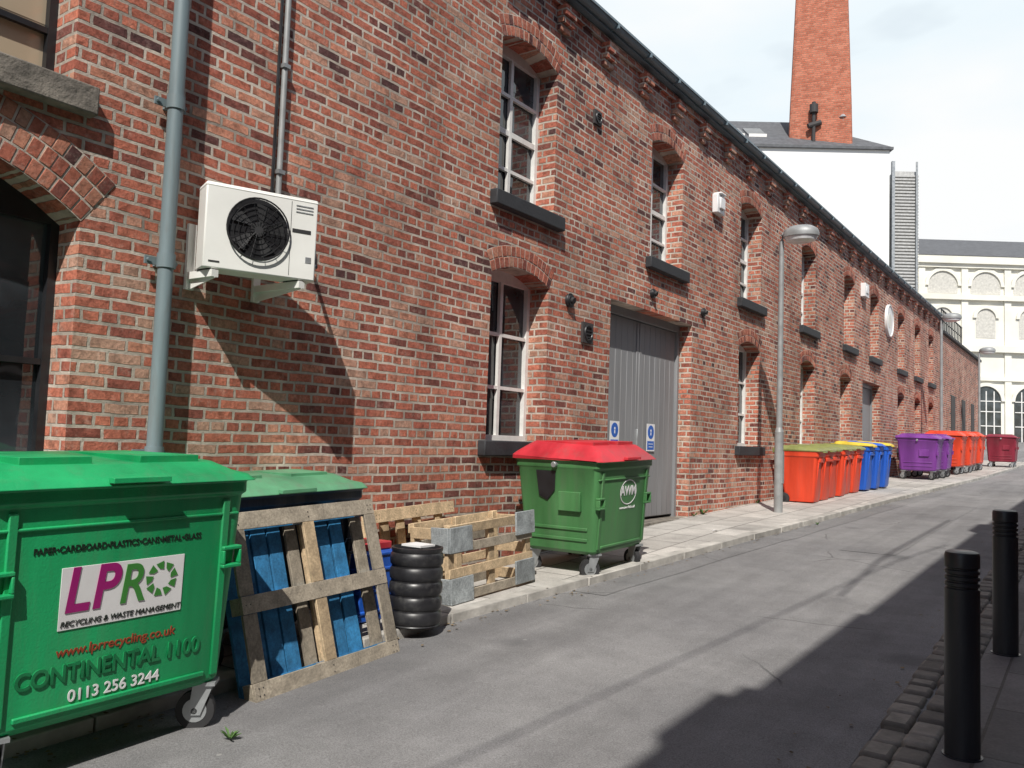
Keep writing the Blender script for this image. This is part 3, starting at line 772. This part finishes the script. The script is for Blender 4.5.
# ------------------------------------------------------------------ street lamps, bollards
def lamp(x,y,h):
    z=bz(y); e=empty('street_lamp',(x,y,z)); b=B()
    b.cyl((0,0,-.05),(0,0,1.25),.068,M_lamp); b.cyl((0,0,1.25),(0,0,1.32),.068,M_lamp,r1=.048); b.cyl((0,0,1.32),(0,0,h-.2),.048,M_lamp,r1=.040)
    b.box(.05,.072,-.04,.04,.45,.95,M_lamp)
    pts=[(0,0,h-.25),(0,0,h-.1),(.02,0,h-.0),(.08,0,h+.05),(.16,0,h+.07),(.25,0,h+.06)]
    b.tube(pts,.035,M_lamp); b.build('post',e,smooth=True)
    b=B()
    def rr(r,zz): return [(.30+r*1.1*math.cos(a),r*.85*math.sin(a),h+zz) for a in [2*math.pi*i/28 for i in range(28)]]
    b.loft([rr(.07,.12),rr(.16,.105),rr(.235,.055),rr(.255,-.01),rr(.25,-.06)],M_lamp)
    b.loft([rr(.235,-.061),rr(.21,-.12),rr(.12,-.15)],M_lens); b.build('head',e,smooth=True)
lamp(-4.2,13.35,4.38); lamp(-4.2,29.4,4.9); lamp(-4.1,38.2,4.6)
def bollard(x,y):
    b=B(); pr=[(.074,-.1),(.074,.74)]
    for i in range(4): z=.75+i*.028; pr+=[(.074,z),(.066,z+.004),(.066,z+.010),(.074,z+.014)]
    pr+=[(.074,.90),(.070,.915),(.055,.922)]
    b.lathe(pr,M_bollard,n=40); b.cyl((0,0,-.02),(0,0,.004),.085,M_bollard,n=30)
    b.build('bollard',None,(x,y,gz(y)+.06),smooth=True)
bollard(-.55,4.46); bollard(-.545,6.45)

# ------------------------------------------------------------------ far buildings
ANG=math.atan2(5.9,9.1)
WB=empty('white_building',(-12.3,63,0),(0,0,ANG))
b=B(); b.box(-34,0,0,14,-.5,21.4,M_render); b.build('walls',WB)
b=B(); b.box(-34.1,.2,-.22,14.2,21.40,21.58,M_slate); b.build('eaves',WB)
b=B(); b.add([(-34,-.2,21.58),(.1,-.2,21.58),(.1,14,21.58),(-34,14,21.58),(-34,7,26.0),(-4.5,7,26.0)],[(0,1,5,4),(1,2,5),(2,3,4,5),(0,4,3)],M_slate); b.build('roof',WB)
b=B()
def rz(yy): return 21.58+(yy+.2)*4.42/7.2
for i in range(2):
    x=-11.0+i*1.6
    b.hexa([(x,2.0,rz(2.0)+.02),(x+1.3,2.0,rz(2.0)+.02),(x+1.3,4.0,rz(4.0)+.02),(x,4.0,rz(4.0)+.02),(x,2.0,rz(2.0)+.15),(x+1.3,2.0,rz(2.0)+.15),(x+1.3,4.0,rz(4.0)+.15),(x,4.0,rz(4.0)+.15)],M_glass)
    b.box(x,x+1.3,1.9,2.0,rz(2.0)-.05,rz(2.0)+.18,M_white)
b.build('skylights',WB)
b=B(); b.cyl((-5.0,1.0,22.2),(-5.0,1.0,25.2),.13,M_vent,n=12); b.cyl((-5,1,24.4),(-5,1,25.0),.3,M_vent,n=14); b.cyl((-5.4,1,23.4),(-4.5,1,23.7),.2,M_vent,n=10)
b.cyl((-3,.8,22),(-3,.8,24.0),.18,M_galv,n=12); b.cyl((-3,.8,24.0),(-3,.8,24.4),.32,M_galv,r1=.05,n=12)
b.build('roof_vents',WB)
b=B()
b.box(.5,2.0,.3,2.2,0,20.0,M_louv)
for i in range(60): b.box(.4,2.1,.15,.3,6+i*.23,6+i*.23+.12,M_louv)
b.box(.15,.35,-.1,.1,8,20.6,M_galv); b.cyl((1.9,.0,8),(1.9,.0,20.6),.07,M_galv,n=8)
b.build('louvred_flue',WB)
CH=empty('brick_chimney',(-17.2,63.6,0),(0,0,.235))
b=B(); b.loft([rrect(2.75,2.75,.3,-1,2),rrect(2.12,2.12,.25,25,2),rrect(1.35,1.35,.2,47,2)],M_brick_far); b.build('shaft',CH)
b=B(); b.box(-1.8,1.8,-1.8,1.8,47,48.5,M_brick_far); b.box(-2.0,2.0,-2.0,2.0,48.5,49,M_stone); b.build('cap',CH)
AB=empty('arcaded_stone_building',(-12.2,71,0),(0,0,ANG+.02))
b=B(); b.box(-14,30,0,16,-1,15.2,M_cream); b.build('walls',AB)
b=B()
b.box(-14.2,30.2,-.45,.0,14.9,15.5,M_cream); b.box(-14.1,30.1,-.25,-.001,14.6,14.9,M_cream)
b.box(-14.1,30.1,-.3,-.001,12.1,12.5,M_cream); b.box(-14.1,30.1,-.35,-.001,8.1,8.6,M_cream); b.box(-14.1,30.1,-.2,-.001,5.9,6.2,M_cream)
for i in range(14): b.box(-12.5+i*3.3-.25,-12.5+i*3.3+.25,-.15,-.002,1,14.6,M_cream)
b.build('cornices',AB)
b=B(); b.add([(-14.4,-.5,15.5),(30.4,-.5,15.5),(30.4,16,15.5),(-14.4,16,15.5),(-10,7,18.6),(26,7,18.6)],[(0,1,5,4),(1,2,5),(2,3,4,5),(3,0,4)],M_slate); b.build('roof',AB)
b=B()
def lun(xc,z0,w,h,mat,frame=M_cream):
    n=14; r=w/2; pts=[(xc-r,-.02,z0),(xc+r,-.02,z0)]
    for i in range(n+1):
        a=math.pi*i/n; pts.append((xc+r*math.cos(a),-.02,z0+h-r+r*math.sin(a)))
    b.add(pts,[tuple(range(len(pts)))],mat)
    rr=r+.12;th=.13
    for i in range(n):
        a0=math.pi*i/n;a1=math.pi*(i+1)/n
        P=[]
        for yy in (-.14,-.003):
            P+=[(xc+(rr-th)*math.cos(a0),yy,z0+h-r+(rr-th)*math.sin(a0)),(xc+(rr+th)*math.cos(a0),yy,z0+h-r+(rr+th)*math.sin(a0)),(xc+(rr+th)*math.cos(a1),yy,z0+h-r+(rr+th)*math.sin(a1)),(xc+(rr-th)*math.cos(a1),yy,z0+h-r+(rr-th)*math.sin(a1))]
        b.hexa(P,frame)
M_lun=plain('blind_arch',(.60,.585,.54),.8)
for i in range(13):
    xc=-10.85+i*3.3
    lun(xc,12.6,2.3,1.75,M_lun); lun(xc,9.2,1.5,2.3,M_lun)
    lun(xc,1.2,2.3,4.3,M_glass)
    for k in (-.6,0,.6): b.box(xc+k-.04,xc+k+.04,-.08,-.022,1.2,5.1,M_white)
    for zz in (2.4,3.5,4.3): b.box(xc-1.1,xc+1.1,-.075,-.023,zz,zz+.07,M_white)
b.build('arches',AB)

# ------------------------------------------------------------------ opposite building (beside the camera, throws the shadow)
OB=empty('opposite_building')
b=B()
segs=[(-14,-1.1,6.60),(-1.099,1.4,6.42),(1.401,4.4,6.30),(4.401,26,6.28)]
for a,c,z in segs: b.box(1.6,9,a,c,-2.5,z,M_brick_opp)
b.build('walls',OB)
b=B()
y=-13
while y<25:
    for z in (-.1,3.0):
        b.box(1.56,1.598,y,y+1.1,z,z+1.5,M_glass); b.box(1.54,1.60,y-.08,y+1.18,z-.12,z-.001,M_sill)
        b.box(1.545,1.56,y+.52,y+.58,z,z+1.5,M_white); b.box(1.545,1.56,y,y+1.1,z+.72,z+.78,M_white)
    y+=2.6
b.build('windows',OB)
b=B(); b.box(1.62,2.3,-2.3,-1.5,6.6,6.85,M_brick_opp); b.box(1.7,2.4,7.5,8.6,6.28,6.8,M_brick_opp); b.build('shadow_notch_stacks',OB)  # unseen roof blocks, added to notch the shadow edge on the road; cable separate
b=B(); b.tube([(1.1,-8,7.7),(1.15,-4,7.2),(1.2,0,6.75),(1.3,4,6.4),(1.5,6,6.3)],.012,M_black,n=6); b.tube([(1.3,2,6.4),(1.2,4,6.5),(1.2,9,6.6)],.018,M_black,n=6); b.build('overhead_cable')

# ------------------------------------------------------------------ camera
U=Vector((.0101,-.0750,.9971)); F=Vector((-.5722,.8174,.0673)).normalized()
R=(F.cross(U)).normalized(); U=R.cross(F).normalized()
cam=bpy.data.cameras.new('camera'); co=bpy.data.objects.new('camera',cam); col.objects.link(co)
co.matrix_world=Matrix(((R.x,U.x,-F.x,0),(R.y,U.y,-F.y,0),(R.z,U.z,-F.z,0),(0,0,0,1)))
cam.sensor_width=36; cam.lens=36*850/1024; cam.clip_start=.05; cam.clip_end=2000
sc.camera=co

# ------------------------------------------------------------------ light
d=Vector((-.53,.96,-1.26))
sl=bpy.data.lights.new('sun','SUN'); so=bpy.data.objects.new('sun',sl); col.objects.link(so)
so.rotation_euler=d.to_track_quat('-Z','Y').to_euler(); sl.energy=5.0; sl.angle=math.radians(.5); sl.color=(1,.96,.89)
w=bpy.data.worlds.new('World'); sc.world=w; w.use_nodes=True; nt=w.node_tree; k=N(nt)
bg=nt.nodes['Background']
sky=k.n('ShaderNodeTexSky',sky_type='NISHITA',sun_disc=False)
sky.sun_elevation=math.asin(1.26/d.length); sky.sun_rotation=math.atan2(.53,-.96); sky.air_density=1.0; sky.dust_density=1.0
tc=k.n('ShaderNodeTexCoord').outputs['Generated']
sp=k.n('ShaderNodeSeparateXYZ'); k.l(tc,sp.inputs[0])
mp=k.n('ShaderNodeMapping'); mp.inputs['Scale'].default_value=(1,1,2.5); k.l(tc,mp.inputs[0])
cl=k.noise(mp.outputs[0],2.0,5,.5)
fy=k.ramp(sp.outputs[1],[(.3,g(0)),(.7,g(1))])
f=k.math('ADD',k.ramp(cl,[(.36,g(.1)),(.6,g(.85))]),k.math('MULTIPLY',fy,.80),clamp=True)
f=k.math('MULTIPLY',f,k.math('ADD',.06,k.math('MULTIPLY',fy,.94)))
tint=k.mix(k.ramp(cl,[(.40,g(0)),(.55,g(1))]),(8.6,9.5,10.0),(9.9,10.0,10.0))
c=k.mix(f,sky.outputs[0],tint)
k.l(c,bg.inputs['Color']); bg.inputs['Strength'].default_value=.1
sc.view_settings.view_transform='Standard'; sc.view_settings.look='None'; sc.view_settings.exposure=0
